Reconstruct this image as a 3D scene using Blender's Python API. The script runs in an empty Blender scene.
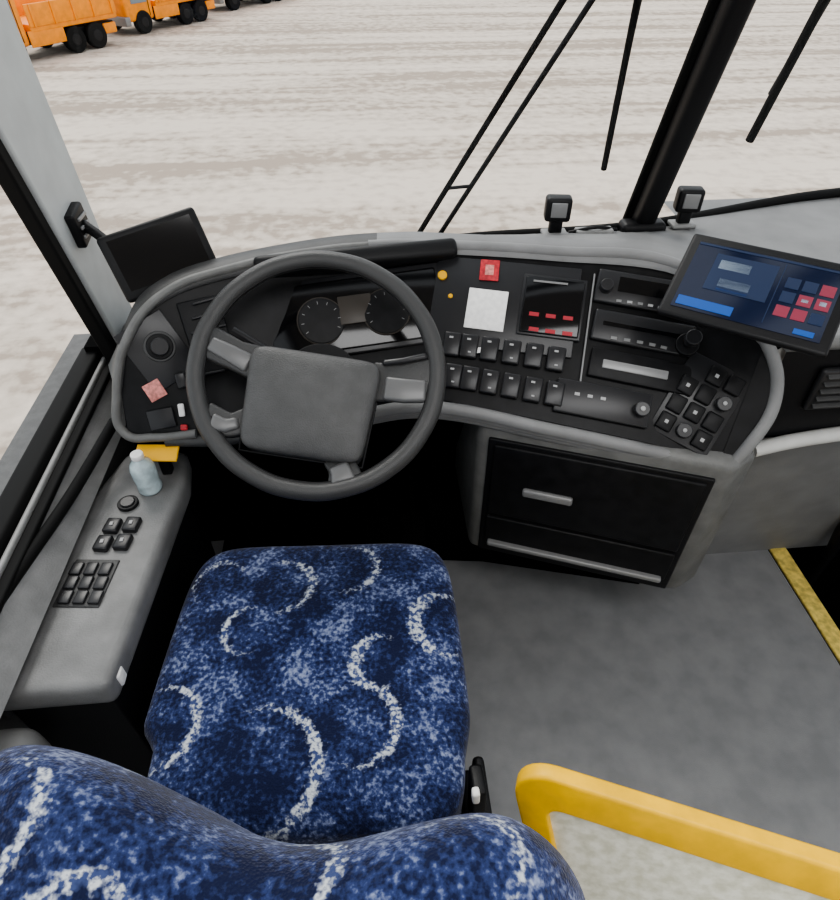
import bpy, bmesh, math, random
from mathutils import Vector, Euler, Matrix
random.seed(4)
SC=bpy.context.scene; COL=SC.collection
try: SC.view_settings.look='AgX - Medium High Contrast'
except Exception: pass
# ------------------------------------------------------------------ camera
cam=bpy.data.cameras.new('camera'); co=bpy.data.objects.new('camera',cam); COL.objects.link(co)
co.location=(0.12,0,1.5); co.rotation_euler=(math.radians(47),0,math.radians(-5))
cam.sensor_fit='VERTICAL'; cam.sensor_height=36; cam.lens=620/900*36; cam.clip_start=0.02; cam.clip_end=400
SC.camera=co
# ------------------------------------------------------------------ materials
def newmat(name):
    m=bpy.data.materials.new(name); m.use_nodes=True
    nt=m.node_tree; b=nt.nodes['Principled BSDF']; return m,nt,b
def N(nt,t,**k):
    n=nt.nodes.new(t)
    for a,v in k.items(): setattr(n,a,v)
    return n
def mat(name,col,rough=0.5,metal=0,spec=0.5,noise=0,nscale=60,bump=0,bscale=300,emit=0,col2=None):
    m,nt,b=newmat(name); L=nt.links.new
    b.inputs['Roughness'].default_value=rough; b.inputs['Metallic'].default_value=metal
    b.inputs['Specular IOR Level'].default_value=spec
    c=(*col,1); b.inputs['Base Color'].default_value=c
    tc=N(nt,'ShaderNodeTexCoord')
    if noise or col2:
        n=N(nt,'ShaderNodeTexNoise'); n.inputs['Scale'].default_value=nscale; n.inputs['Detail'].default_value=6
        L(tc.outputs['Object'],n.inputs['Vector'])
        r=N(nt,'ShaderNodeValToRGB'); r.color_ramp.elements[0].position=.35; r.color_ramp.elements[1].position=.65
        c2=col2 or tuple(min(1,x*(1+noise)) for x in col); c1=col if col2 else tuple(x*(1-noise) for x in col)
        r.color_ramp.elements[0].color=(*c1,1); r.color_ramp.elements[1].color=(*c2,1)
        L(n.outputs['Fac'],r.inputs[0]); L(r.outputs[0],b.inputs['Base Color'])
    if bump:
        n=N(nt,'ShaderNodeTexNoise'); n.inputs['Scale'].default_value=bscale; L(tc.outputs['Object'],n.inputs['Vector'])
        bp=N(nt,'ShaderNodeBump'); bp.inputs['Strength'].default_value=bump; bp.inputs['Distance'].default_value=.002
        L(n.outputs['Fac'],bp.inputs['Height']); L(bp.outputs[0],b.inputs['Normal'])
    if emit:
        b.inputs['Emission Color'].default_value=c; b.inputs['Emission Strength'].default_value=emit
    return m
M_grey=mat('dash_grey',(.145,.145,.14),.5,noise=.14,nscale=25,bump=.3)
M_greyD=mat('dash_dark_grey',(.05,.05,.05),.5,noise=.15,nscale=25,bump=.3)
M_greyL=mat('dash_light_grey',(.27,.27,.265),.45,noise=.08,nscale=20,bump=.2)
M_greyW=mat('trim_pale_grey',(.58,.58,.56),.45,noise=.06,nscale=20)
M_kick=mat('kick_grey',(.21,.21,.21),.55,noise=.10,nscale=12,bump=.2)
M_console=mat('console_grey',(.185,.185,.183),.45,noise=.15,nscale=18,bump=.3)
M_pillar=mat('pillar_grey',(.46,.48,.48),.55,noise=.06,nscale=15)
M_black=mat('black_plastic',(.008,.008,.009),.45,spec=.3,bump=.2)
M_face=mat('dash_face_black',(.010,.010,.011),.4,spec=.22,noise=.3,nscale=30)
M_sw=mat('switch_black',(.022,.022,.024),.3,spec=.4)
M_gloss=mat('gloss_black',(.005,.005,.006),.10,spec=.4)
M_rubber=mat('rubber',(.007,.007,.007),.7,spec=.2)
M_wheel=mat('wheel_leather',(.045,.045,.045),.36,spec=.5,bump=.4,bscale=500)
M_pad=mat('wheel_pad',(.065,.065,.065),.45,noise=.12,nscale=30,bump=.5,bscale=400)
M_silver=mat('silver_plastic',(.25,.25,.25),.35,metal=.2)
M_spoke=mat('spoke_grey',(.14,.14,.14),.35,metal=.1)
M_white=mat('paper_white',(.85,.84,.82),.6,noise=.08,nscale=90)
M_red=mat('label_red',(.50,.03,.04),.5,noise=.3,nscale=120)
M_pink=mat('label_pink',(.65,.25,.22),.5,noise=.3,nscale=150)
M_redled=mat('led_red',(.30,.02,.03),.4,emit=.3)
M_amber=mat('lamp_amber',(.90,.48,.02),.4)
M_gauge=mat('gauge_brown',(.045,.036,.028),.4)
M_yel=mat('rail_yellow',(.86,.49,.004),.45,noise=.10,nscale=30)
M_strip=mat('step_yellow',(.80,.62,.17),.6,noise=.25,nscale=60)
M_cream=mat('panel_cream',(.62,.60,.46),.6,col2=(.84,.82,.70),nscale=70)
M_floor=mat('floor_vinyl',(.205,.207,.213),.5,col2=(.255,.257,.262),nscale=14,bump=.3,bscale=500)
M_wall=mat('wall_lining',(.12,.12,.12),.7,noise=.1)
M_ceil=mat('ceiling_lining',(.55,.55,.54),.8,noise=.05)
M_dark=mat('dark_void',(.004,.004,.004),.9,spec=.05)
M_scr=mat('screen_navy',(.006,.010,.028),.12,emit=.4)
M_blue=mat('ui_blue',(.01,.06,.24),.3,emit=.6)
M_navy=mat('ui_navy',(.008,.018,.05),.3,emit=.5)
M_uigrey=mat('ui_grey',(.22,.27,.33),.3,emit=.6)
M_uired=mat('ui_red',(.18,.025,.045),.3,emit=.6)
M_orange=mat('truck_orange',(.92,.30,.012),.45,noise=.1,nscale=4)
M_truckg=mat('truck_glass',(.22,.27,.31),.15)
M_pet=mat('bottle_plastic',(.50,.60,.62),.15,noise=.2,nscale=50)
M_mark=mat('mark_white',(.38,.38,.38),.5)
def glass():
    m=bpy.data.materials.new('window_glass'); m.use_nodes=True; nt=m.node_tree; nt.nodes.clear()
    o=N(nt,'ShaderNodeOutputMaterial'); t=N(nt,'ShaderNodeBsdfTransparent'); g=N(nt,'ShaderNodeBsdfGlossy'); g.inputs['Roughness'].default_value=.02
    x=N(nt,'ShaderNodeMixShader'); x.inputs[0].default_value=.03
    t.inputs[0].default_value=(.98,.99,.99,1)
    nt.links.new(t.outputs[0],x.inputs[1]); nt.links.new(g.outputs[0],x.inputs[2]); nt.links.new(x.outputs[0],o.inputs[0]); return m
M_glass=glass()
# fabric with crescents
def fabric(name,arcs,kz=0.0):
    m,nt,b=newmat(name); L=nt.links.new
    b.inputs['Roughness'].default_value=.9; b.inputs['Specular IOR Level'].default_value=.12
    b.inputs['Sheen Weight'].default_value=.15
    geo=N(nt,'ShaderNodeTexCoord'); sp=N(nt,'ShaderNodeSeparateXYZ'); L(geo.outputs['Object'],sp.inputs[0])
    mz=N(nt,'ShaderNodeMath',operation='MULTIPLY'); L(sp.outputs[2],mz.inputs[0]); mz.inputs[1].default_value=-kz
    ay=N(nt,'ShaderNodeMath',operation='ADD'); L(sp.outputs[1],ay.inputs[0]); L(mz.outputs[0],ay.inputs[1])
    cb=N(nt,'ShaderNodeCombineXYZ'); L(sp.outputs[0],cb.inputs[0]); L(ay.outputs[0],cb.inputs[1])
    wn=N(nt,'ShaderNodeTexNoise'); wn.inputs['Scale'].default_value=110; L(cb.outputs[0],wn.inputs['Vector'])
    ws=N(nt,'ShaderNodeVectorMath',operation='SUBTRACT'); L(wn.outputs['Color'],ws.inputs[0]); ws.inputs[1].default_value=(.5,.5,.5)
    wm=N(nt,'ShaderNodeVectorMath',operation='MULTIPLY'); L(ws.outputs[0],wm.inputs[0]); wm.inputs[1].default_value=(.026,.026,0)
    wa=N(nt,'ShaderNodeVectorMath',operation='ADD'); L(cb.outputs[0],wa.inputs[0]); L(wm.outputs[0],wa.inputs[1])
    P=wa.outputs[0]; acc=None; din=None
    def M(op,a,b_=None,c=None,clamp=False):
        n=N(nt,'ShaderNodeMath',operation=op,use_clamp=clamp)
        for i,v in enumerate((a,b_,c)):
            if v is None: continue
            if isinstance(v,(int,float)): n.inputs[i].default_value=v
            else: L(v,n.inputs[i])
        return n.outputs[0]
    for (cx,cy,r,ang,w) in arcs:
        s=N(nt,'ShaderNodeVectorMath',operation='SUBTRACT'); L(P,s.inputs[0]); s.inputs[1].default_value=(cx,cy,0)
        ln=N(nt,'ShaderNodeVectorMath',operation='LENGTH'); L(s.outputs[0],ln.inputs[0])
        nm=N(nt,'ShaderNodeVectorMath',operation='NORMALIZE'); L(s.outputs[0],nm.inputs[0])
        dt=N(nt,'ShaderNodeVectorMath',operation='DOT_PRODUCT'); L(nm.outputs[0],dt.inputs[0]); a=math.radians(ang); dt.inputs[1].default_value=(math.cos(a),math.sin(a),0)
        d=M('SUBTRACT',ln.outputs['Value'],r)
        wd=M('MULTIPLY_ADD',dt.outputs['Value'],w*.65,w*.36)
        k=M('MULTIPLY',M('SUBTRACT',wd,M('ABSOLUTE',d)),180,clamp=True)
        i_=M('MULTIPLY',M('MULTIPLY',d,-1.0),60,clamp=True)
        acc=k if acc is None else M('MAXIMUM',acc,k)
        din=i_ if din is None else M('MAXIMUM',din,i_)
    n1=N(nt,'ShaderNodeTexNoise'); n1.inputs['Scale'].default_value=13; n1.inputs['Detail'].default_value=3; L(cb.outputs[0],n1.inputs['Vector'])
    n2=N(nt,'ShaderNodeTexNoise'); n2.inputs['Scale'].default_value=140; n2.inputs['Detail'].default_value=4; L(geo.outputs['Object'],n2.inputs['Vector'])
    n3=N(nt,'ShaderNodeTexVoronoi'); n3.inputs['Scale'].default_value=330; L(geo.outputs['Object'],n3.inputs['Vector'])
    f=M('MULTIPLY',M('ADD',n1.outputs['Fac'],n2.outputs['Fac']),.5)
    f=M('SUBTRACT',f,M('MULTIPLY',din,.034))
    r=N(nt,'ShaderNodeValToRGB'); e=r.color_ramp.elements; e[0].position=.43; e[1].position=.64
    e[0].color=(.008,.012,.042,1); e[1].color=(.24,.28,.42,1); x=e.new(.53); x.color=(.030,.046,.135,1)
    L(f,r.inputs[0])
    r2=N(nt,'ShaderNodeValToRGB'); r2.color_ramp.elements[0].position=.43; r2.color_ramp.elements[1].position=.58
    r2.color_ramp.elements[0].color=(.05,.07,.17,1); r2.color_ramp.elements[1].color=(.54,.57,.60,1); L(n2.outputs['Fac'],r2.inputs[0])
    mx=N(nt,'ShaderNodeMixRGB'); L(acc,mx.inputs[0]); L(r.outputs[0],mx.inputs[1]); L(r2.outputs[0],mx.inputs[2])
    L(mx.outputs[0],b.inputs['Base Color'])
    bp=N(nt,'ShaderNodeBump'); bp.inputs['Strength'].default_value=.5; bp.inputs['Distance'].default_value=.002; L(n3.outputs['Distance'],bp.inputs['Height']); L(bp.outputs[0],b.inputs['Normal'])
    return m
# ------------------------------------------------------------------ mesh helpers
def link(o,parent=None):
    COL.objects.link(o)
    if parent: o.parent=parent
    return o
def empty(name):
    e=bpy.data.objects.new(name,None); e.empty_display_size=.1; COL.objects.link(e); return e
def meshobj(name,vs,fs,m,parent=None,smooth=False):
    me=bpy.data.meshes.new(name); me.from_pydata([tuple(v) for v in vs],[],fs); me.update()
    bm=bmesh.new(); bm.from_mesh(me); bmesh.ops.recalc_face_normals(bm,faces=bm.faces); bm.to_mesh(me); bm.free()
    me.materials.append(m)
    if smooth:
        for p in me.polygons: p.use_smooth=True
    return link(bpy.data.objects.new(name,me),parent)
def place(o,loc,rot,mtx):
    if mtx is not None: o.matrix_world=mtx@Matrix.Translation(Vector(loc))@(Euler(rot).to_matrix().to_4x4() if rot else Matrix())
    else:
        o.location=loc
        if rot: o.rotation_euler=rot
    return o
def rbox(name,size,loc,m,parent=None,rot=None,bev=.004,seg=3,mtx=None):
    bm=bmesh.new(); bmesh.ops.create_cube(bm,size=1)
    bmesh.ops.scale(bm,vec=Vector(size),verts=bm.verts)
    if bev>0:
        bev=min(bev,min(size)*.45)
        bmesh.ops.bevel(bm,geom=bm.edges[:],offset=bev,segments=seg,affect='EDGES',profile=.5)
    me=bpy.data.meshes.new(name); bm.to_mesh(me); bm.free(); me.materials.append(m)
    for p in me.polygons: p.use_smooth=(bev>0)
    o=bpy.data.objects.new(name,me); link(o,parent)
    return place(o,loc,rot,mtx)
def cyl(name,r,h,loc,m,parent=None,rot=None,r2=None,bev=.0015,mtx=None,seg=32):
    bm=bmesh.new(); bmesh.ops.create_cone(bm,cap_ends=True,segments=seg,radius1=r,radius2=r if r2 is None else r2,depth=h)
    if bev: 
        es=[e for e in bm.edges if abs(abs(e.verts[0].co.z)-h/2)<1e-6 and abs(e.verts[0].co.z-e.verts[1].co.z)<1e-6]
        bmesh.ops.bevel(bm,geom=es,offset=bev,segments=2,affect='EDGES',profile=.5)
    me=bpy.data.meshes.new(name); bm.to_mesh(me); bm.free(); me.materials.append(m)
    for p in me.polygons: p.use_smooth=len(p.vertices)<8
    o=bpy.data.objects.new(name,me); link(o,parent)
    return place(o,loc,rot,mtx)
def tube(name,pts,r,m,parent=None,cyc=False,smooth=True,res=6):
    c=bpy.data.curves.new(name,'CURVE'); c.dimensions='3D'; c.bevel_depth=r; c.bevel_resolution=res; c.use_fill_caps=True
    if smooth:
        s=c.splines.new('BEZIER'); s.bezier_points.add(len(pts)-1)
        for b,p in zip(s.bezier_points,pts): b.co=p; b.handle_left_type=b.handle_right_type='AUTO'
        s.resolution_u=10
    else:
        s=c.splines.new('POLY'); s.points.add(len(pts)-1)
        for b,p in zip(s.points,pts): b.co=(*p,1)
    s.use_cyclic_u=cyc; c.materials.append(m)
    o=bpy.data.objects.new(name+'_tmp',c); COL.objects.link(o)
    dg=bpy.context.evaluated_depsgraph_get(); me=bpy.data.meshes.new_from_object(o.evaluated_get(dg))
    bpy.data.objects.remove(o); me.name=name
    for p in me.polygons: p.use_smooth=True
    o=bpy.data.objects.new(name,me); return link(o,parent)
def softbox(name,half,m,parent=None,n=5,func=None,mtx=None,div=22):
    bm=bmesh.new(); bmesh.ops.create_cube(bm,size=2)
    bmesh.ops.subdivide_edges(bm,edges=bm.edges[:],cuts=div,use_grid_fill=True)
    for v in bm.verts:
        c=v.co; k=(abs(c.x)**n+abs(c.y)**n+abs(c.z)**n)**(1/n); c=c/k
        p=Vector((c.x*half[0],c.y*half[1],c.z*half[2]))
        if func: p=func(c,p)
        v.co=(mtx@p) if mtx is not None else p
    me=bpy.data.meshes.new(name); bm.to_mesh(me); bm.free(); me.materials.append(m)
    for p in me.polygons: p.use_smooth=True
    return link(bpy.data.objects.new(name,me),parent)
def loft(name,rows,m,parent=None,smooth=True):
    nr=len(rows); nc=len(rows[0]); vs=[p for r in rows for p in r]; fs=[]
    for i in range(nr-1):
        for j in range(nc-1): fs.append((i*nc+j,i*nc+j+1,(i+1)*nc+j+1,(i+1)*nc+j))
    return meshobj(name,vs,fs,m,parent,smooth)
def prism(name,poly,z0,z1,m,parent=None,bev=.01):
    bm=bmesh.new(); vb=[bm.verts.new((x,y,z0)) for x,y in poly]; f=bm.faces.new(vb)
    r=bmesh.ops.extrude_face_region(bm,geom=[f]); 
    for v in [g for g in r['geom'] if isinstance(g,bmesh.types.BMVert)]: v.co.z=z1
    bmesh.ops.recalc_face_normals(bm,faces=bm.faces)
    if bev: bmesh.ops.bevel(bm,geom=bm.edges[:],offset=bev,segments=3,affect='EDGES',profile=.5)
    me=bpy.data.meshes.new(name); bm.to_mesh(me); bm.free(); me.materials.append(m)
    for p in me.polygons: p.use_smooth=True
    return link(bpy.data.objects.new(name,me),parent)
def frame(c,xd,yd):
    x=Vector(xd).normalized(); y=Vector(yd); y=(y-x*y.dot(x)).normalized(); z=x.cross(y)
    return Matrix.Translation(Vector(c))@Matrix((x,y,z)).transposed().to_4x4()
V=Vector
def catmull(P,s):
    n=len(P)-1; s=max(0,min(n-1e-6,s)); i=int(s); f=s-i
    p0=P[max(0,i-1)];p1=P[i];p2=P[i+1];p3=P[min(n,i+2)]
    return .5*((2*p1)+(p2-p0)*f+(2*p0-5*p1+4*p2-p3)*f*f+(3*p1-p0-3*p2+p3)*f**3)
# ------------------------------------------------------------------ outside
def ground_mat():
    m,nt,b=newmat('yard_ground'); L=nt.links.new; b.inputs['Roughness'].default_value=.95; b.inputs['Specular IOR Level'].default_value=.1
    tc=N(nt,'ShaderNodeTexCoord')
    def layer(rot,sc,scale,dist):
        mp=N(nt,'ShaderNodeMapping'); mp.inputs['Rotation'].default_value=(0,0,math.radians(rot)); mp.inputs['Scale'].default_value=sc
        L(tc.outputs['Object'],mp.inputs['Vector'])
        n=N(nt,'ShaderNodeTexNoise'); n.inputs['Scale'].default_value=scale; n.inputs['Detail'].default_value=4; n.inputs['Distortion'].default_value=dist; L(mp.outputs[0],n.inputs['Vector']); return n
    n=layer(40,(.10,1.6,1),.9,.4); n4=layer(31,(.15,2.4,1),1.4,.4)
    n2=N(nt,'ShaderNodeTexNoise'); n2.inputs['Scale'].default_value=7; n2.inputs['Detail'].default_value=9; L(tc.outputs['Object'],n2.inputs['Vector'])
    a=N(nt,'ShaderNodeMath',operation='MULTIPLY_ADD'); L(n2.outputs['Fac'],a.inputs[0]); a.inputs[1].default_value=.7; L(n.outputs['Fac'],a.inputs[2])
    a2=N(nt,'ShaderNodeMath',operation='MULTIPLY_ADD'); L(n4.outputs['Fac'],a2.inputs[0]); a2.inputs[1].default_value=.6; L(a.outputs[0],a2.inputs[2])
    r=N(nt,'ShaderNodeValToRGB'); e=r.color_ramp.elements
    mr=N(nt,'ShaderNodeMath',operation='MULTIPLY_ADD'); L(a2.outputs[0],mr.inputs[0]); mr.inputs[1].default_value=1.0; mr.inputs[2].default_value=-.65
    e[0].position=.36; e[1].position=.66
    e[0].color=(.42,.35,.29,1); e[1].color=(.72,.63,.54,1); x=e.new(.48); x.color=(.60,.52,.44,1)
    L(mr.outputs[0],r.inputs[0]); L(r.outputs[0],b.inputs['Base Color'])
    return m
G=-1.1
meshobj('ground',[(-60,-30,G),(60,-30,G),(60,90,G),(-60,90,G)],[(0,1,2,3)],ground_mat())
def truck(name,origin,ang,s):
    e=empty(name); X=Matrix.Translation(V(origin))@Matrix.Rotation(ang,4,'Z')@Matrix.Scale(s,4)
    B=lambda n,s,l,m,bev=.04:rbox(n,s,l,m,e,bev=bev,mtx=X)
    B('chassis',(5.6,1.7,.3),(2.8,0,.65),M_black)
    B('cab',(1.6,2.1,1.9),(.8,0,1.45),M_orange,.12)
    B('cab_windshield',(.06,1.8,.75),(.0,0,1.9),M_truckg)
    B('cab_side_window',(.9,.04,.8),(.85,-1.06,1.55),M_truckg)
    B('cab_door_line',(.02,.03,1.3),(1.35,-1.06,1.3),M_black)
    B('bumper',(.3,2.2,.35),(.0,0,.55),M_silver)
    B('side_skirt',(1.5,.06,.5),(2.35,-1.06,.7),M_orange)
    B('toolbox',(.6,.1,.35),(5.2,-1.04,.6),M_orange)
    B('load_bed',(3.9,2.2,.25),(3.7,0,1.02),M_orange)
    B('bed_side',(3.9,.08,.7),(3.7,-1.1,1.4),M_orange)
    for i in range(5): B('bed_rib_%d'%i,(.08,.06,.7),(1.95+.88*i,-1.16,1.4),M_orange,.01)
    B('bed_side_far',(3.9,.08,.7),(3.7,1.1,1.4),M_orange)
    B('tailgate',(.08,2.2,.7),(5.65,0,1.4),M_orange)
    for i,x in enumerate((.9,3.5,4.5)):
        for j,y in enumerate((-.95,.95)):
            cyl('tyre_%d_%d'%(i,j),.44,.32,(x,y,.44),M_rubber,e,rot=(math.pi/2,0,0),bev=.05,mtx=X)
            cyl('rim_%d_%d'%(i,j),.2,.34,(x,y,.44),M_black,e,rot=(math.pi/2,0,0),bev=.02,mtx=X)
truck('orange_truck',(-6.7,13.6,G),math.radians(56),.50)
truck('orange_truck',(-5.1,16.6,G),math.radians(56),.48)
truck('orange_truck',(-3.6,19.6,G),math.radians(56),.50)
# ------------------------------------------------------------------ shell
meshobj('floor',[(-.6,-2.6,0),(1.27,-2.6,0),(1.27,1.25,0),(-.6,1.25,0),(-.6,-2.6,-.06),(1.27,-2.6,-.06),(1.27,1.25,-.06),(-.6,1.25,-.06)],[(0,1,2,3),(4,7,6,5),(0,4,5,1),(1,5,6,2),(2,6,7,3),(3,7,4,0)],M_floor)
rbox('step_edge_strip',(.05,2.6,.012),(1.30,-.22,.0),M_strip,bev=.004)
meshobj('entry_step',[(1.27,-2.6,-.3),(2.1,-2.6,-.3),(2.1,1.25,-.3),(1.27,1.25,-.3),(1.27,-2.6,0),(1.27,1.25,0)],[(0,1,2,3),(0,3,5,4)],M_dark)
rbox('footwell_shade_sheet',(.62,.42,.014),(-.06,1.06,.007),M_dark,bev=.004)  # near-black sheet added as painted shade on the footwell floor
rbox('wall_left',(.05,4.2,.95),(-.60,-.7,.18),M_wall,bev=.0)
rbox('wall_front',(2.6,.05,1.15),(.75,1.30,.12),M_dark,bev=.0)
rbox('ceiling',(2.8,3.6,.05),(.77,-.95,2.25),M_ceil,bev=.01)
d=empty('door_1')
rbox('door_panel',(.05,1.7,.9),(2.12,.3,.15),M_black,d,bev=.01); rbox('door_frame_top',(.05,1.7,.08),(2.12,.3,2.1),M_black,d,bev=.01)
rbox('door_post',(.05,.08,1.6),(2.12,1.1,1.35),M_black,d,bev=.01); rbox('door_post_rear',(.05,.08,1.6),(2.12,-.5,1.35),M_black,d,bev=.01)
hr=empty('door_handrail'); tube('rail',[V((1.42,1.02,.02)),V((1.40,.98,.22)),V((1.46,.80,.24)),V((1.50,.74,.02))],.016,M_black,hr); rbox('rail_foot',(.10,.30,.03),(1.46,.88,-.285),M_rubber,hr); tube('rail_leg_a',[V((1.42,1.02,.03)),V((1.42,1.02,-.28))],.015,M_black,hr,smooth=False); tube('rail_leg_b',[V((1.50,.74,.03)),V((1.50,.74,-.28))],.015,M_black,hr,smooth=False)
Wb=[V((-.5,1.44,.68)),V((.2,1.45,.83)),V((.794,1.475,.85)),V((1.39,1.59,.87)),V((2.1,1.6,.87))]
def up(p,k=1.35): return V((p.x,p.y-.34*k,p.z+k))
w=empty('window_1')
loft('windshield_glass',[Wb,[up(p) for p in Wb]],M_glass,w,False)
tube('windshield_seal',[p+V((0,-.015,.005)) for p in Wb],.012,M_rubber,w)
tube('windshield_header',[up(p) for p in Wb],.05,M_black,w)
pc=V((.794,1.46,.83)); X=frame(pc+V((0,-.17*1.35,.66)),(1,0,0),(0,-.34,1))
pl=empty('windshield_pillar')
rbox('pillar_trim',(.05,1.5,.05),(0,.02,0),M_black,pl,mtx=X,bev=.015)
rbox('pillar_seal',(.075,1.5,.012),(0,.02,-.03),M_rubber,pl,mtx=X,bev=.004)
rbox('pillar_foot',(.11,.05,.03),(.79,1.43,.865),M_black,pl,bev=.012)
ap=empty('front_pillar')
def quadbox(name,a,b,c,d_,th,m,par):
    n=(b-a).cross(d_-a).normalized()*th
    vs=[a,b,c,d_,a+n,b+n,c+n,d_+n]
    o=meshobj(name,vs,[(0,1,2,3),(7,6,5,4),(0,4,5,1),(1,5,6,2),(2,6,7,3),(3,7,4,0)],m,par)
    md=o.modifiers.new('b','BEVEL'); md.width=.005; md.segments=3; return o
def pf(z): return V((-.5,1.400-(z-.68)*.10,z))
def pr(z): return V((-.5,1.265-(z-.70)*.25,z))
quadbox('pillar_panel',pr(.5),pf(.5),pf(2.2),pr(2.2),.04,M_pillar,ap)
quadbox('pillar_front_edge',pf(.5)+V((.002,0,0)),pf(.5)+V((.002,.016,0)),pf(2.2)+V((.002,.016,0)),pf(2.2)+V((.002,0,0)),.03,M_rubber,ap)
quadbox('pillar_rear_edge',pr(.5)+V((.003,-.03,0)),pr(.5)+V((.003,.0,0)),pr(2.2)+V((.003,0,0)),pr(2.2)+V((.003,-.03,0)),.03,M_rubber,ap)
for bx in (-.505,-.452):
    rbox('pillar_bracket',(.02,.06,.07),(bx,1.265,.985),M_black,ap,rot=(.15,0,0),bev=.005)
    for i in range(3): rbox('bracket_rib_%d'%i,(.006,.04,.006),(bx+.011,1.265,.968+.017*i),M_silver,ap,bev=.001)
# side window
sw=empty('window_2')
loft('side_glass',[[V((-.56,-2.6,.66)),V((-.56,1.24,.66))],[V((-.56,-2.6,2.1)),V((-.56,1.0,2.1))]],M_glass,sw,False)
rbox('sill_frame',(.045,4.0,.035),(-.545,-.7,.665),M_rubber,sw,bev=.008)
rbox('header_frame',(.05,3.8,.10),(-.55,-.9,2.15),M_rubber,sw,bev=.008)
rbox('sill_track',(.010,3.9,.014),(-.515,-.65,.66),M_greyL,sw,bev=.004)
rbox('sill_channel',(.02,3.9,.014),(-.50,-.65,.652),M_rubber,sw,bev=.004)
# ------------------------------------------------------------------ dashboard
D=empty('dashboard')
T=[V((-.374,1.0,.76)),V((-.340,1.060,.86)),V((-.276,1.122,.905)),V((-.158,1.185,.918)),V((.04,1.25,.92)),V((.187,1.262,.92)),V((.27,1.25,.92)),V((.50,1.2,.92)),V((.75,1.12,.915)),V((.87,.95,.84))]
Bt=[V((-.375,.965,.69)),V((-.33,.965,.68)),V((-.28,.965,.675)),V((-.2,.965,.67)),V((.0,1.0,.68)),V((.18,1.01,.70)),V((.259,1.0,.70)),V((.455,.93,.69)),V((.68,.862,.665)),V((.79,.828,.65))]
W=[V((-.5,1.25,.66)),V((-.5,1.38,.67)),V((-.42,1.42,.69)),V((-.25,1.43,.76)),V((0,1.43,.81)),V((.195,1.43,.845)),V((.33,1.435,.85)),V((.6,1.45,.85)),V((.85,1.46,.85)),V((1.39,1.57,.86))]
ns=73; SS=[9*i/(ns-1) for i in range(ns)]
def tt(s): return catmull(T,s)
def bb(s): return catmull(Bt,s)
def F(s,t): return tt(s).lerp(bb(s),t)
def Fn(s,t):
    x=(F(s+.05,t)-F(s-.05,t)).normalized(); y=(tt(s)-bb(s)).normalized(); y=(y-x*y.dot(x)).normalized(); return x,y,x.cross(y)
out=lambda s:(lambda n:V((n.x,n.y,0)).normalized())(Fn(s,.5)[2])
def top(S_,nm,m):
    rows=[[catmull(W,s) for s in S_],
    [catmull(W,s).lerp(tt(s)-out(s)*.06+V((0,0,.004)),.55) for s in S_],
    [tt(s)-out(s)*.05+V((0,0,.006)) for s in S_],
    [tt(s)-out(s)*.02+V((0,0,.006)) for s in S_],
    [tt(s) for s in S_],
    [F(s,.03)+Fn(s,.03)[2]*.006 for s in S_],
    [F(s,.055) for s in S_]]
    loft(nm,rows,m,D)
top(SS[:38],'dash_top_left',M_greyD); top(SS[37:],'dash_top',M_kick)
loft('dash_face',[[F(s,t)-Fn(s,t)[2]*.004 for s in SS] for t in (.03,.2,.4,.6,.8,1.0)],M_face,D)
oe=[tt(9),V((.883,.91,.80)),V((.885,.88,.76)),V((.868,.85,.71)),bb(9)+V((.04,0,.02))]
loft('dash_face_end',[[F(8.99,t)-V((0,0,.003)) for t in (0,.25,.5,.75,1)],oe],M_face,D)
lipL=[bb(0)+V((.13,0,-.012)),bb(0)+V((.05,-.002,-.014)),bb(0)+V((-.005,0,-.002)),tt(0)+V((-.008,0,0))]+[tt(s)+Fn(s,0)[2]*.002 for s in (1,2,3,4)]+[tt(4.6)]
tube('dash_rim_left',lipL,.009,M_grey,D)
lip=[tt(s)+Fn(s,0)[2]*.0 for s in (4.5,5,6,7,8,8.6,9)]+[V((.885,.88,.76)),bb(9)+V((.04,0,.02)),bb(9)+V((.01,-.01,-.02))]
tube('dash_rim',lip,.012,M_kick,D)
band=[bb(s)+V((0,-.004,-.018)) for s in (4.5,5,6,7,8,9)]
for k in range(3): tube('dash_lower_trim_%d'%k,[p+V((0,.004*k,-.010*k)) for p in band],.014,M_kick,D)
tube('dash_lower_trim_left',[bb(s)+V((0,-.002,-.012)) for s in (1.5,2,3,4,4.6)],.012,M_greyD,D)
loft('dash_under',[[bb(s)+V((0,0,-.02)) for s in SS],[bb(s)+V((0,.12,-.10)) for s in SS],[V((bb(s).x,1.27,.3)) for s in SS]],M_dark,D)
loft('dash_left_flank',[[V((-.5,1.25,.66)),V((-.5,1.38,.67))],[tt(0)+V((-.01,0,0)),tt(1)+V((-.01,.02,0))]],M_grey,D)
def item(name,s,t,w,h,dp,m,off=0,bev=.003,rot=0,shape='box',base=None,dx=0,dy=0):
    if base: s,t=base
    x,y,z=Fn(s,t); c=F(s,t)+z*(off+dp/2)+x*dx+y*dy
    X=Matrix.Translation(c)@Matrix((x,y,z)).transposed().to_4x4()@Matrix.Rotation(rot,4,'Z')
    if shape=='box': return rbox(name,(w,h,dp),(0,0,0),m,D,mtx=X,bev=bev)
    return cyl(name,w/2,dp,(0,0,0),m,D,mtx=X,bev=.002)
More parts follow.
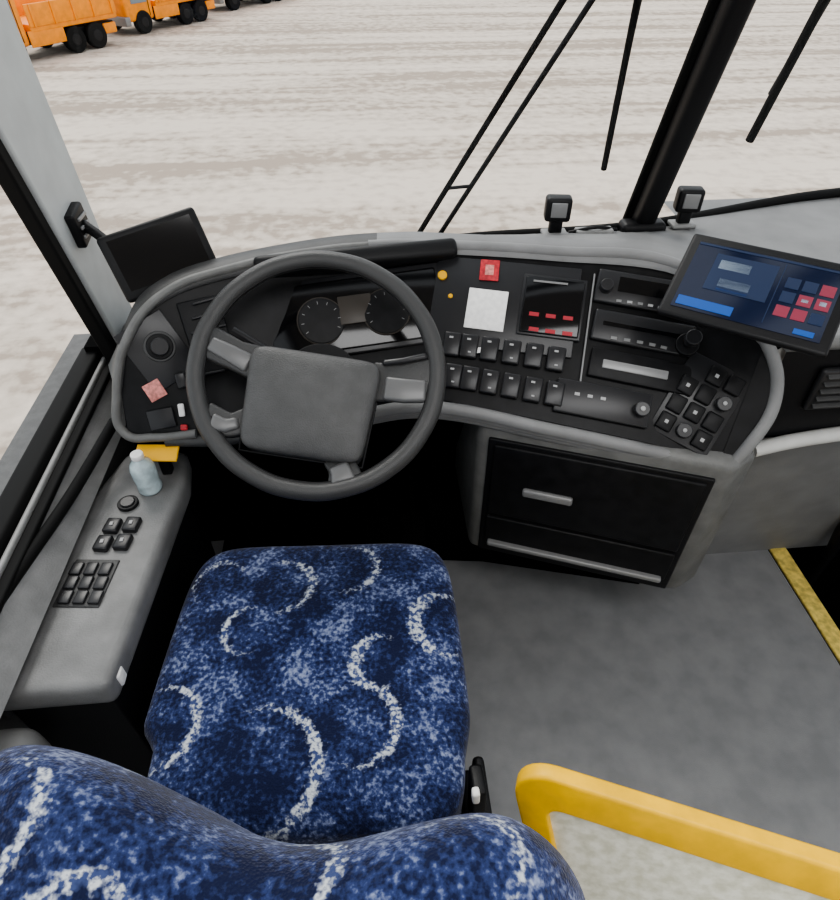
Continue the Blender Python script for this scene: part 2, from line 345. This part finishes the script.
# instrument cluster
item('cluster_hood',4.35,.10,.42,.04,.045,M_black,bev=.012)
item('cluster_bezel',4.35,.42,.38,.17,.008,M_sw,bev=.006)
item('cluster_glass',4.35,.42,.36,.15,.010,M_gloss,bev=.006)
for i,(s,r) in enumerate(((3.95,.10),(4.75,.10))):
    item('gauge_ring_%d'%i,s,.44,r,r,.002,M_gauge,off=.010,shape='c'); item('gauge_face_%d'%i,s,.44,r*.95,r,.002,M_face,off=.0112,shape='c')
    for k in range(9):
        x,y,z=Fn(s,.44); a=math.radians(-30+30*k); c=F(s,.44)+z*.0135+(x*math.cos(a)+y*math.sin(a))*r*.38
        rbox('gauge_tick_%d_%d'%(i,k),(.006,.0012,.001),(0,0,0),M_silver,D,mtx=Matrix.Translation(c)@Matrix((x,y,z)).transposed().to_4x4()@Matrix.Rotation(a,4,'Z'),bev=0)
item('cluster_display',4.35,.40,.07,.06,.003,M_gauge,off=.010)
# left lobe
item('light_knob_bezel',1.75,.33,.06,0,.006,M_greyD,shape='c'); item('light_knob_ring',1.75,.33,.05,0,.008,M_face,shape='c'); item('light_knob',1.75,.33,.034,0,.022,M_sw,shape='c',off=.004)
item('left_panel_outline',1.7,.36,.10,.13,.003,M_sw,bev=.01)
item('left_vent',2.75,.38,.08,.15,.008,M_black,bev=.01)
for i in range(6): item('left_vent_slat_%d'%i,2.75,.16+.09*i,.07,.005,.005,M_sw,off=.008,bev=.002)
item('left_label',1.42,.62,.034,.036,.003,M_pink,off=.002); item('left_button_white',2.15,.82,.012,.026,.006,M_white); item('left_button_red',2.2,.94,.014,.012,.006,M_red)
item('left_button_panel',1.5,.86,.05,.04,.005,M_sw)
for i in range(2): item('left_small_switch_%d'%i,2.2+.35*i,.62,.02,.03,.01,M_sw)
# centre stack
item('hazard_lamp',6.03,.2,.020,0,.008,M_amber,shape='c')
item('hazard_lamp_small',6.12,.33,.010,0,.006,M_amber,shape='c')
item('stack_panel_left',6.62,.36,.30,.19,.003,M_sw,bev=.008)
item('red_label',6.5,.15,.040,.045,.003,M_red,off=.004); item('red_label_mark',6.5,.15,.018,.022,.001,M_pink,off=.007,bev=0)
item('paper_note',6.47,.40,.082,.086,.003,M_white,off=.005,rot=-.02)
item('note_fold',6.38,.66,.03,.012,.003,M_white,off=.005,rot=.2)
item('fare_display_bezel',7.02,.34,.13,.13,.005,M_sw,off=.002)
item('fare_display',7.02,.34,.12,.12,.008,M_gloss,off=.003)
for i in range(3):
    for j in range(2): item('display_digits_%d_%d'%(i,j),6.87+.14*i,.40+.09*j,.020,.008,.002,M_redled,off=.011,bev=0)
item('display_bar',7.0,.20,.07,.004,.002,M_silver,off=.011,bev=0)
for r_,t in enumerate((.64,.84)):
    for i in range(6):
        s=6.12+.19*i
        item('rocker_switch_%d_%d'%(r_,i),s,t,.036,.050,.012,M_sw,bev=.004); item('rocker_mark_%d_%d'%(r_,i),s,t-.04,.008,.004,.001,M_mark,off=.012,bev=0)
        if (i+r_)%2: item('rocker_lamp_%d_%d'%(r_,i),s,t+.04,.006,.003,.001,M_mark,off=.012,bev=0)
item('stack_divider',7.30,.5,.004,.28,.005,M_silver)
item('radio_body',7.72,.20,.20,.07,.01,M_sw,bev=.005)
item('radio_display',7.72,.18,.11,.03,.002,M_gloss,off=.01,bev=0)
item('radio_knob_left',7.42,.20,.026,0,.02,M_sw,shape='c',off=.008); item('radio_knob_right',8.02,.20,.026,0,.02,M_sw,shape='c',off=.008)
for i in range(6): item('radio_button_%d'%i,7.52+.08*i,.27,.010,.005,.002,M_mark if i%2 else M_silver,off=.01,bev=0)
item('tachograph_body',7.72,.42,.20,.065,.01,M_sw,bev=.005); item('tachograph_slot',7.72,.41,.16,.008,.003,M_gloss,off=.009,bev=0)
for i in range(5): item('tachograph_button_%d'%i,7.5+.1*i,.48,.012,.006,.002,M_silver,off=.01,bev=0)
item('card_slot_panel',7.72,.63,.20,.06,.008,M_face); item('card_slot',7.68,.63,.13,.018,.004,M_silver,off=.007)
item('climate_panel',7.45,.84,.19,.07,.008,M_sw,bev=.006); item('climate_knob',7.75,.84,.03,0,.018,M_sw,shape='c',off=.007); item('climate_knob_cap',7.75,.84,.010,0,.003,M_mark,shape='c',off=.025)
for i in range(3): item('climate_mark_%d'%i,7.25+.1*i,.82,.010,.006,.002,M_mark,off=.008,bev=0)
RB=(8.36,.70)
item('right_switch_plate',0,0,.125,.175,.003,M_sw,bev=.008,base=RB)
for a in range(3):
    for b_ in range(4):
        dx_=(a-1)*.038; dy_=(1.5-b_)*.041
        if (a,b_)==(0,0) : continue
        if (a,b_) in ((1,3),(2,1)):
            item('right_knob_%d_%d'%(a,b_),0,0,.030,0,.018,M_sw,base=RB,dx=dx_,dy=dy_,shape='c'); item('right_knob_cap_%d_%d'%(a,b_),0,0,.008,0,.003,M_mark,off=.018,base=RB,dx=dx_,dy=dy_,shape='c'); continue
        item('right_switch_%d_%d'%(a,b_),0,0,.032,.036,.012,M_face,bev=.004,base=RB,dx=dx_,dy=dy_)
        if (a+b_)%2: item('right_mark_%d_%d'%(a,b_),0,0,.007,.007,.002,M_mark,off=.012,bev=0,base=RB,dx=dx_,dy=dy_)
item('parking_brake_base',8.12,.42,.045,0,.02,M_black,shape='c'); item('parking_brake_stem',8.12,.42,.016,0,.06,M_black,shape='c'); item('parking_brake_knob',8.12,.42,.030,0,.025,M_sw,shape='c',off=.05)
# lower console with drawers
poly=[(.33,.975),(.80,.795),(.865,.83),(.90,.95),(.90,1.27),(.33,1.27)]
prism('lower_console',poly,.24,.66,M_grey,D,bev=.018)
prism('console_shade_plinth',[(.24,1.12),(.40,1.10),(.84,.98),(.86,1.27),(.24,1.27)],0,.25,M_dark,D,bev=.005)  # recessed base coloured near-black to stand for the shadow below the console
loft('console_shoulder',[[V((.885,.93,.835)),V((.88,.88,.77)),V((.835,.835,.665)),V((.80,.80,.64))],[V((.93,.96,.83)),V((.935,.93,.75)),V((.905,.90,.65)),V((.87,.86,.60))]],M_greyL,D)
X=frame((.565,.885,.45),(.47,-.18,0),(0,0,1))
rbox('drawer_recess',(.455,.37,.01),(0.0,-.012,.002),M_black,D,mtx=X)
rbox('drawer_upper',(.43,.215,.012),(0,.055,.008),M_face,D,mtx=X,bev=.006)
rbox('drawer_lower',(.43,.095,.012),(0,-.112,.008),M_face,D,mtx=X,bev=.006)
rbox('drawer_handle',(.11,.022,.014),(-.085,.045,.018),M_silver,D,mtx=X,bev=.006)
rbox('drawer_rail',(.41,.014,.018),(0,-.150,.018),M_silver,D,mtx=X,bev=.005)
# passenger side dash
xs=[.90,1.2,1.6,2.09]
loft('passenger_dash_top',[[V((x,.925,.845)) for x in xs],[V((x,1.2,.86)) for x in xs],[V((x,1.58,.865)) for x in xs]],M_kick,D)
loft('passenger_dash_face',[[V((x,.925,.845)) for x in xs],[V((x,.92,.62)) for x in xs]],M_black,D)
loft('passenger_kick_panel',[[V((x,.935,.60)) for x in xs],[V((x,1.07,.0)) for x in xs]],M_kick,D)
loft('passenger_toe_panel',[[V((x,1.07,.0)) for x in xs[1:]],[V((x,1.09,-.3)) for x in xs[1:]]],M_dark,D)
tube('passenger_dash_edge',[V((x,.93,.845)) for x in xs],.014,M_grey,D)
tube('passenger_trim_strip',[V((.91,.90,.60)),V((1.0,.905,.615)),V((1.2,.91,.63)),V((2.08,.91,.66))],.016,M_greyW,D)
for k,x0 in enumerate((1.07,1.45)):
    rbox('vent_frame_%d'%k,(.17,.015,.10),(x0,.915,.745),M_sw,D,bev=.006)
    for i in range(5): rbox('vent_slat_%d_%d'%(k,i),(.15,.012,.004),(x0,.905,.71+.018*i),M_greyD,D,rot=(.5,0,0),bev=.001)
# ------------------------------------------------------------------ steering wheel
S=empty('steering_wheel'); X=frame((.016,.926,.84),(1,0,0),(0,math.cos(math.radians(38)),math.sin(math.radians(38))))@Matrix.Rotation(math.radians(-12),4,'Z')
R=.216
o=tube('rim',[V((R*math.cos(a*math.pi/8),R*math.sin(a*math.pi/8),0)) for a in range(16)],.0165,M_wheel,S,cyc=True,res=8); o.matrix_world=X
o=tube('rim_inner_seam',[V(((R-.0155)*math.cos(a*math.pi/8),(R-.0155)*math.sin(a*math.pi/8),.004)) for a in range(16)],.002,M_black,S,cyc=True); o.matrix_world=X
pcx,pcy=-.005,-.062
def padf(c,p):
    p.x*=1+.05*c.y; p.z+=.014*(1-c.x*c.x)*(1-c.y*c.y)
    return p
softbox('horn_pad',(.114,.095,.03),M_pad,S,n=9,func=padf,mtx=X@Matrix.Translation((pcx,pcy,-.014)),div=20)
o=tube('pad_seam',[V((pcx+a,pcy+b,-.012)) for a,b in ((-.121,.097),(.121,.097),(.110,-.097),(-.110,-.097))],.003,M_black,S,cyc=True,smooth=False); o.matrix_world=X
def spoke(n,pts,m,z0=-.012,z1=.008):
    vs=[];k=len(pts)
    for i,(x,y,w_,z) in enumerate(pts):
        a=pts[max(0,i-1)];b=pts[min(k-1,i+1)]; t=V((-(b[1]-a[1]),b[0]-a[0],0)).normalized(); p=V((x,y,z))
        vs+=[p+t*w_+V((0,0,z0)),p-t*w_+V((0,0,z0)),p-t*w_+V((0,0,z1)),p+t*w_+V((0,0,z1))]
    fs=[(0,1,2,3),tuple(4*(k-1)+q for q in (3,2,1,0))]
    for i in range(k-1):
        for q in range(4): fs.append((4*i+q,4*(i+1)+q,4*(i+1)+(q+1)%4,4*i+(q+1)%4))
    o=meshobj(n,vs,fs,m,S,True); o.matrix_world=X
    md=o.modifiers.new('b','BEVEL'); md.width=.006; md.segments=3; md.limit_method='ANGLE'
spoke('spoke_left',[(-.10,.0,.034,-.012),(-.15,.010,.028,-.008),(-R,.03,.032,0)],M_wheel)
spoke('spoke_left_insert',[(-.122,-.004,.018,-.004),(-.16,.010,.016,0),(-.198,.022,.014,.003)],M_spoke)
spoke('spoke_right',[(.10,.0,.038,-.012),(.15,.006,.034,-.008),(R,.02,.042,0)],M_wheel)
spoke('spoke_right_insert',[(.122,-.010,.022,-.004),(.16,-.010,.022,0),(.198,-.006,.020,.003)],M_spoke)
spoke('spoke_right_finger',[(.112,.035,.006,-.002),(.15,.045,.006,.0),(.192,.06,.007,.002)],M_sw)
spoke('spoke_lower_left',[(-.10,-.10,.026,-.014),(-.135,-.118,.022,-.008),(-.18,-.115,.032,0)],M_wheel)
spoke('spoke_lower_left_insert',[(-.122,-.112,.011,-.002),(-.142,-.122,.012,.002),(-.168,-.118,.016,.006)],M_spoke)
spoke('spoke_lower_right',[(.060,-.145,.030,-.014),(.072,-.165,.026,-.008),(.085,-.198,.036,0)],M_wheel)
spoke('spoke_lower_right_insert',[(.062,-.160,.018,-.002),(.070,-.172,.018,.002),(.078,-.190,.022,.006)],M_spoke)
cyl('hub_boss',.07,.06,(0,-.03,-.06),M_black,S,mtx=X)
cyl('column_shroud',.06,.26,(0,.0,-.19),M_black,S,mtx=X,r2=.075)
cyl('column_lower',.045,.45,(0,.04,-.45),M_dark,S,mtx=X)
for sx in (-1,1):
    o=tube('stalk_%s'%('left' if sx<0 else 'right'),[V((sx*.05,.02,-.09)),V((sx*.12,.05,-.08)),V((sx*.185,.075,-.07))],.009,M_sw,S); o.matrix_world=X
pd=empty('foot_pedals')
for i,x in enumerate((-.10,.10,.20)): 
    rbox('pedal_%d'%i,(.07,.02,.14),(x,1.12,.12),M_dark,pd,rot=(-.6,0,0)); tube('pedal_arm_%d'%i,[V((x,1.13,.14)),V((x,1.18,.22)),V((x,1.26,.3))],.01,M_dark,pd)
# ------------------------------------------------------------------ driver seat
seat=empty('driver_seat')
arcsC=[(-.085,.70,.062,10,.010),(-.13,.61,.045,180,.008),(.225,.60,.062,175,.014),(.10,.53,.045,175,.014),(.055,.43,.066,0,.011),(-.262,.455,.066,0,.010),(-.095,.375,.093,-5,.012),(.04,.735,.06,5,.009),(-.2,.72,.05,120,.007)]
arcsB=[(-.235,.19-.25,.055,-20,.009),(.02,.15-.25,.045,10,.010),(.17,.14-.26,.045,30,.007),(-.13,.09-.25,.05,90,.009),(-.1,.28-.25,.05,100,.010),(.1,.02-.25,.05,150,.009)]
MF=fabric('seat_fabric',arcsC); MB=fabric('seat_fabric_back',arcsB,kz=.28)
def cf(c,p):
    y=c.y
    nar=.10*min(1,max(0,(-(y+.38))/.12)) if c.x<0 else .05*min(1,max(0,(-(y+.38))/.2))
    wf=1.0-.065*max(0,(y+.3)/1.3)**1.5 - nar
    p.x*=wf
    if c.z>0: p.z+=.012*(1-abs(c.x)**3)*(1-abs(y)**4); p.z+=.006*math.sin(y*6)*(1-abs(c.x))
    return p
softbox('seat_cushion',(.268,.268,.072),MF,seat,n=7,func=cf,mtx=Matrix.Translation((-.020,.55,.435))@Matrix.Rotation(math.radians(-3),4,'Z'),div=36)
rbox('seat_pan',(.42,.46,.05),(-.02,.53,.36),M_black,seat,bev=.02)
rbox('seat_suspension',(.34,.36,.26),(-.02,.5,.21),M_rubber,seat,bev=.03)
for i in range(5): rbox('bellows_fold_%d'%i,(.38,.40,.02),(-.02,.5,.12+.045*i),M_rubber,seat,bev=.009)
rbox('seat_base',(.44,.48,.10),(-.02,.5,.05),M_black,seat,bev=.015)
rbox('seat_slide_rail',(.03,.12,.05),(.235,.34,.34),M_black,seat,bev=.008)
rbox('seat_buckle',(.022,.05,.11),(.240,.335,.42),M_black,seat,rot=(-.2,0,0),bev=.006); rbox('seat_buckle_tip',(.012,.016,.024),(.233,.322,.475),M_white,seat,rot=(-.2,0,0),bev=.004)
rbox('seat_lever',(.02,.10,.03),(.255,.36,.38),M_black,seat,bev=.008)
def bf(c,p):
    ax=abs(c.x); k=min(1,max(0,(c.y+.3)/.9)); k=k*k*(3-2*k)
    p.y+= k*(.035*(ax**2.5)-.045*math.exp(-((c.x-.05)/.45)**2))
    kz=min(1,max(0,(c.z+.2)/.8)); kz=kz*kz*(3-2*kz)
    p.z+= kz*(-.030*math.exp(-((c.x-.05)/.40)**2)-.035*max(0,ax-.70))
    p.x*=1-.05*c.z
    if c.x>.6: p.y-=.05*((c.x-.6)/.4)**2
    return p
softbox('seat_backrest',(.315,.100,.24),MB,seat,n=4.2,func=bf,mtx=Matrix.Translation((-.014,.160,.70))@Matrix.Rotation(math.radians(-12.0),4,'Z')@Matrix.Rotation(math.radians(10),4,'X'),div=34)
# ------------------------------------------------------------------ side console (left)
C=empty('side_console')
pol=[(-.51,.49),(-.322,.49),(-.285,.94),(-.30,1.03),(-.43,1.03),(-.50,.80)]
prism('console_top',pol,.52,.58,M_console,C,bev=.015)
prism('console_body',[(-.50,.50),(-.335,.50),(-.30,.94),(-.315,1.02),(-.43,1.02),(-.49,.80)],.02,.53,M_black,C,bev=.005)
loft('ledge',[[V((-.50,-.6,.648)),V((-.50,1.3,.648))],[V((-.475,-.6,.60)),V((-.44,1.1,.60))]],M_console,C)
loft('ledge_lower',[[V((-.50,.49,.60)),V((-.44,1.1,.60))],[V((-.50,.49,.50)),V((-.44,1.1,.50))]],M_greyD,C)
tube('ledge_seal',[V((-.535,.30,.655)),V((-.502,.63,.645)),V((-.465,.85,.642)),V((-.430,1.04,.66))],.011,M_rubber,C)
for i in range(2):
    for j in range(2): rbox('console_rocker_%d_%d'%(i,j),(.028,.034,.014),(-.405+.036*j+.006*i,.775+.042*i,.584),M_sw,C,rot=(0,0,-.14),bev=.004); rbox('rocker_mark_%d_%d'%(i,j),(.006,.008,.002),(-.405+.036*j+.006*i,.775+.042*i,.592),M_mark,C,bev=0)
rbox('console_keypad',(.08,.10,.004),(-.410,.69,.581),M_greyD,C,rot=(0,0,-.10),bev=.004)
for i in range(3):
    for j in range(3): rbox('key_%d_%d'%(i,j),(.020,.026,.006),(-.436+.026*i,.66+.030*j-.0025*i,.585),M_sw,C,rot=(0,0,-.1),bev=.002)
cyl('console_socket',.020,.008,(-.385,.875,.583),M_black,C); cyl('console_socket_ring',.014,.012,(-.385,.875,.584),M_sw,C)
rbox('console_latch',(.010,.022,.03),(-.321,.525,.548),M_white,C,bev=.004)
rbox('door_pull',(.022,.06,.014),(-.478,.86,.624),M_black,C,rot=(0,0,-.1),bev=.006)
softbox('wall_side_cover',(.045,.055,.06),M_greyL,C,n=3.5,mtx=Matrix.Translation((-.49,.425,.46)))
bo=empty('water_bottle'); X=Matrix.Translation((-.350,.915,.581))
prof=[(.0,0),(.022,0),(.024,.006),(.0225,.02),(.024,.035),(.024,.06),(.020,.072),(.010,.083),(.010,.088)]
vs=[];fs=[];n=24
for r_,z in prof:
    for k in range(n): vs.append(X@V((r_*math.cos(2*math.pi*k/n),r_*math.sin(2*math.pi*k/n),z)))
for i in range(len(prof)-1):
    for k in range(n): fs.append((i*n+k,i*n+(k+1)%n,(i+1)*n+(k+1)%n,(i+1)*n+k))
meshobj('bottle_body',vs,fs,M_pet,bo,True); cyl('bottle_cap',.012,.012,(0,0,.092),M_white,bo,mtx=X)
yt=empty('yellow_tag'); rbox('tag_plate',(.085,.036,.006),(-.325,.945,.650),M_amber,yt,rot=(.4,0,-.1),bev=.002); rbox('tag_stem',(.02,.02,.07),(-.325,.962,.615),M_black,yt,bev=.003)
# ------------------------------------------------------------------ monitor & tablet
mo=empty('reversing_monitor'); X=frame((-.294,1.213,.94),(.155,.08,.02),(-.027,.043,.10))
rbox('monitor_body',(.195,.130,.022),(0,0,0),M_black,mo,mtx=X,bev=.008); rbox('monitor_screen',(.165,.098,.002),(0,.004,.0115),M_gloss,mo,mtx=X,bev=0)
for i in range(5): rbox('monitor_button_%d'%i,(.01,.005,.003),(-.04+.02*i,-.056,.011),M_sw,mo,mtx=X,bev=.001)
rbox('monitor_clamp',(.04,.05,.02),(-.06,.0,-.018),M_black,mo,mtx=X)
tube('monitor_arm',[X@V((-.06,0,-.02)),V((-.40,1.24,.96)),V((-.445,1.268,.985))],.010,M_black,mo)
tb=empty('tablet'); X=frame((.762,.888,.985),(.19,-.150,.005),(.080,.14,.085))
rbox('tablet_body',(.266,.176,.014),(0,0,0),M_black,tb,mtx=X,bev=.006,seg=4)
rbox('tablet_screen',(.232,.140,.001),(0,0,.0075),M_scr,tb,mtx=X,bev=0)
def ui(n_,x,y,w_,h_,m): rbox(n_,(w_,h_,.0008),(x,y,.0085),m,tb,mtx=X,bev=0)
ui('status_bar',0,.066,.23,.004,M_navy); ui('window_area',-.03,.015,.10,.075,M_navy)
ui('card_top',-.045,.032,.05,.018,M_uigrey); ui('card_mid',-.035,-.004,.05,.016,M_uigrey); ui('card_text',-.035,-.018,.05,.004,M_blue)
ui('bottom_bar',-.065,-.055,.09,.018,M_blue); ui('divider',.028,0,.0015,.12,M_navy)
for i in range(3):
    for j in range(3):
        ui('tile_%d_%d'%(i,j),.048+.026*i,.026-.028*j,.021,.021,M_uired if (i,j) in ((0,2),(1,2),(2,1),(2,0),(1,1)) else M_navy)
ui('tile_mark_a',.074,-.002,.010,.006,M_uigrey); ui('tile_mark_b',.10,.0,.010,.008,M_uigrey); ui('corner_strip',.09,-.06,.03,.01,M_blue)
rbox('tablet_grip',(.09,.05,.02),(0,-.03,-.017),M_black,tb,mtx=X)
tube('tablet_arm',[X@V((0,-.03,-.02)),V((.75,.95,.93)),V((.76,1.0,.86))],.012,M_black,tb)
for x,y in ((.565,1.405),(.89,1.43)):
    e=empty('dash_camera'); rbox('camera_body',(.060,.038,.055),(x,y,.928),M_black,e,bev=.008,rot=(0,0,-.15)); rbox('camera_back',(.036,.006,.034),(x-.002,y-.019,.930),M_silver,e,bev=.002,rot=(0,0,-.15)); rbox('camera_foot',(.06,.04,.01),(x,y,.868),M_greyL,e,bev=.004); rbox('camera_post',(.030,.02,.05),(x,y,.893),M_black,e)
cb=empty('cable_cluster'); rbox('clip_block',(.09,.03,.02),(.66,1.40,.868),M_greyL,cb); tube('clip_cable',[V((.60,1.405,.868)),V((.66,1.39,.885)),V((.72,1.41,.868))],.004,M_black,cb)
# ------------------------------------------------------------------ wipers
def wiper(pa,pb,off,ex=.9):
    e=empty('windshield_wiper'); a=V(pa); b=V(pb); d_=(b-a); top_=a+d_*(1+ex)
    tube('wiper_arm',[a+V(off),a+V(off)+d_*(1+ex)],.006,M_black,e,smooth=False)
    tube('wiper_blade',[a,top_],.0065,M_rubber,e,smooth=False)
    for k in (.3,1.1,1.6): tube('wiper_link_%d'%int(k*10),[a+d_*k,a+d_*k+V(off)],.004,M_black,e,smooth=False)
wiper((.230,1.53,.79),(.51,1.39,1.326),(.06,.01,.0))
e=empty('windshield_wiper'); a=V((.687,1.485,.985)); b=V((.645,1.37,1.33)); tube('wiper_blade',[a,b,b+(b-a)*1.2],.007,M_rubber,e,smooth=False); tube('wiper_arm',[a+(b-a)*.4+V((.004,.015,0)),b+(b-a)*1.2+V((.02,.02,0))],.006,M_black,e,smooth=False)
e=empty('windshield_wiper'); a=V((1.035,1.50,1.035)); b=V((1.03,1.40,1.325)); tube('wiper_blade',[a,b,b+(b-a)*1.4],.010,M_rubber,e,smooth=False); tube('wiper_arm',[a+(b-a)*.35+V((.004,.015,.0)),b+(b-a)*1.4+V((.045,.02,0))],.008,M_black,e,smooth=False)
# ------------------------------------------------------------------ partition (flat padded frame around a panel)
pt=empty('entrance_partition')
dx=V((.30,-.122,0)).normalized(); dn=V((.21,-.37,-1)).normalized()
nn=dx.cross(dn).normalized()
A=V((.245,.268,.762)); Wd,Hd=.88,.76
def rr(x0,y0,x1,y1,r,k=8):
    pts=[]
    for (cx,cy,a0) in ((x0+r,y0+r,180),(x1-r,y0+r,270),(x1-r,y1-r,0),(x0+r,y1-r,90)):
        for i in range(k+1):
            a=math.radians(a0+90*i/k); pts.append((cx+r*math.cos(a),cy+r*math.sin(a)))
    return pts
O=rr(0,0,Wd,Hd,.055); I=rr(.036,.056,Wd-.036,Hd-.056,.020); n=len(O); th=.011
P3=lambda p,z:A+dx*p[0]+dn*p[1]+nn*z
vs=[P3(p,th) for p in O]+[P3(p,th) for p in I]+[P3(p,-th) for p in O]+[P3(p,-th) for p in I]; fs=[]
for i in range(n):
    j=(i+1)%n
    fs+=[(i,j,n+j,n+i),(2*n+i,3*n+i,3*n+j,2*n+j),(i,2*n+i,2*n+j,j),(n+i,n+j,3*n+j,3*n+i)]
o=meshobj('yellow_frame',vs,fs,M_yel,pt,True); md=o.modifiers.new('b','BEVEL'); md.width=.005; md.segments=3; md.limit_method='ANGLE'
i0=A+dx*.02+dn*.02; i1=A+dx*(Wd-.02)+dn*.02
quadbox('partition_panel',i0-nn*.003,i1-nn*.003,i1+dn*(Hd-.04)-nn*.003,i0+dn*(Hd-.04)-nn*.003,.006,M_cream,pt)
# ------------------------------------------------------------------ light
wd=bpy.data.worlds.new('world'); SC.world=wd; wd.use_nodes=True; bg=wd.node_tree.nodes['Background']; bg.inputs[0].default_value=(.92,.96,1,1); bg.inputs[1].default_value=1.30
sl=bpy.data.lights.new('sun','SUN'); sl.energy=1.6; sl.angle=math.radians(25); sl.color=(1,.96,.9); so=bpy.data.objects.new('sun',sl); COL.objects.link(so); so.rotation_euler=(math.radians(-38),math.radians(-15),0)
for i,(x,y) in enumerate(((.1,-.1),(.1,-1.6))):  # unseen area fills, added to restore interior light the ceiling blocks
    e=empty('added_ceiling_fill'); rbox('fill_housing',(1.4,.5,.03),(x+.4,y,2.215),M_ceil,e,bev=.01)
    al=bpy.data.lights.new('fill_light','AREA'); al.shape='RECTANGLE'; al.size=1.3; al.size_y=.45; al.energy=15 if i==0 else 8; ao=bpy.data.objects.new('fill_light',al); COL.objects.link(ao); ao.parent=e; ao.location=(x+.4,y,2.195)
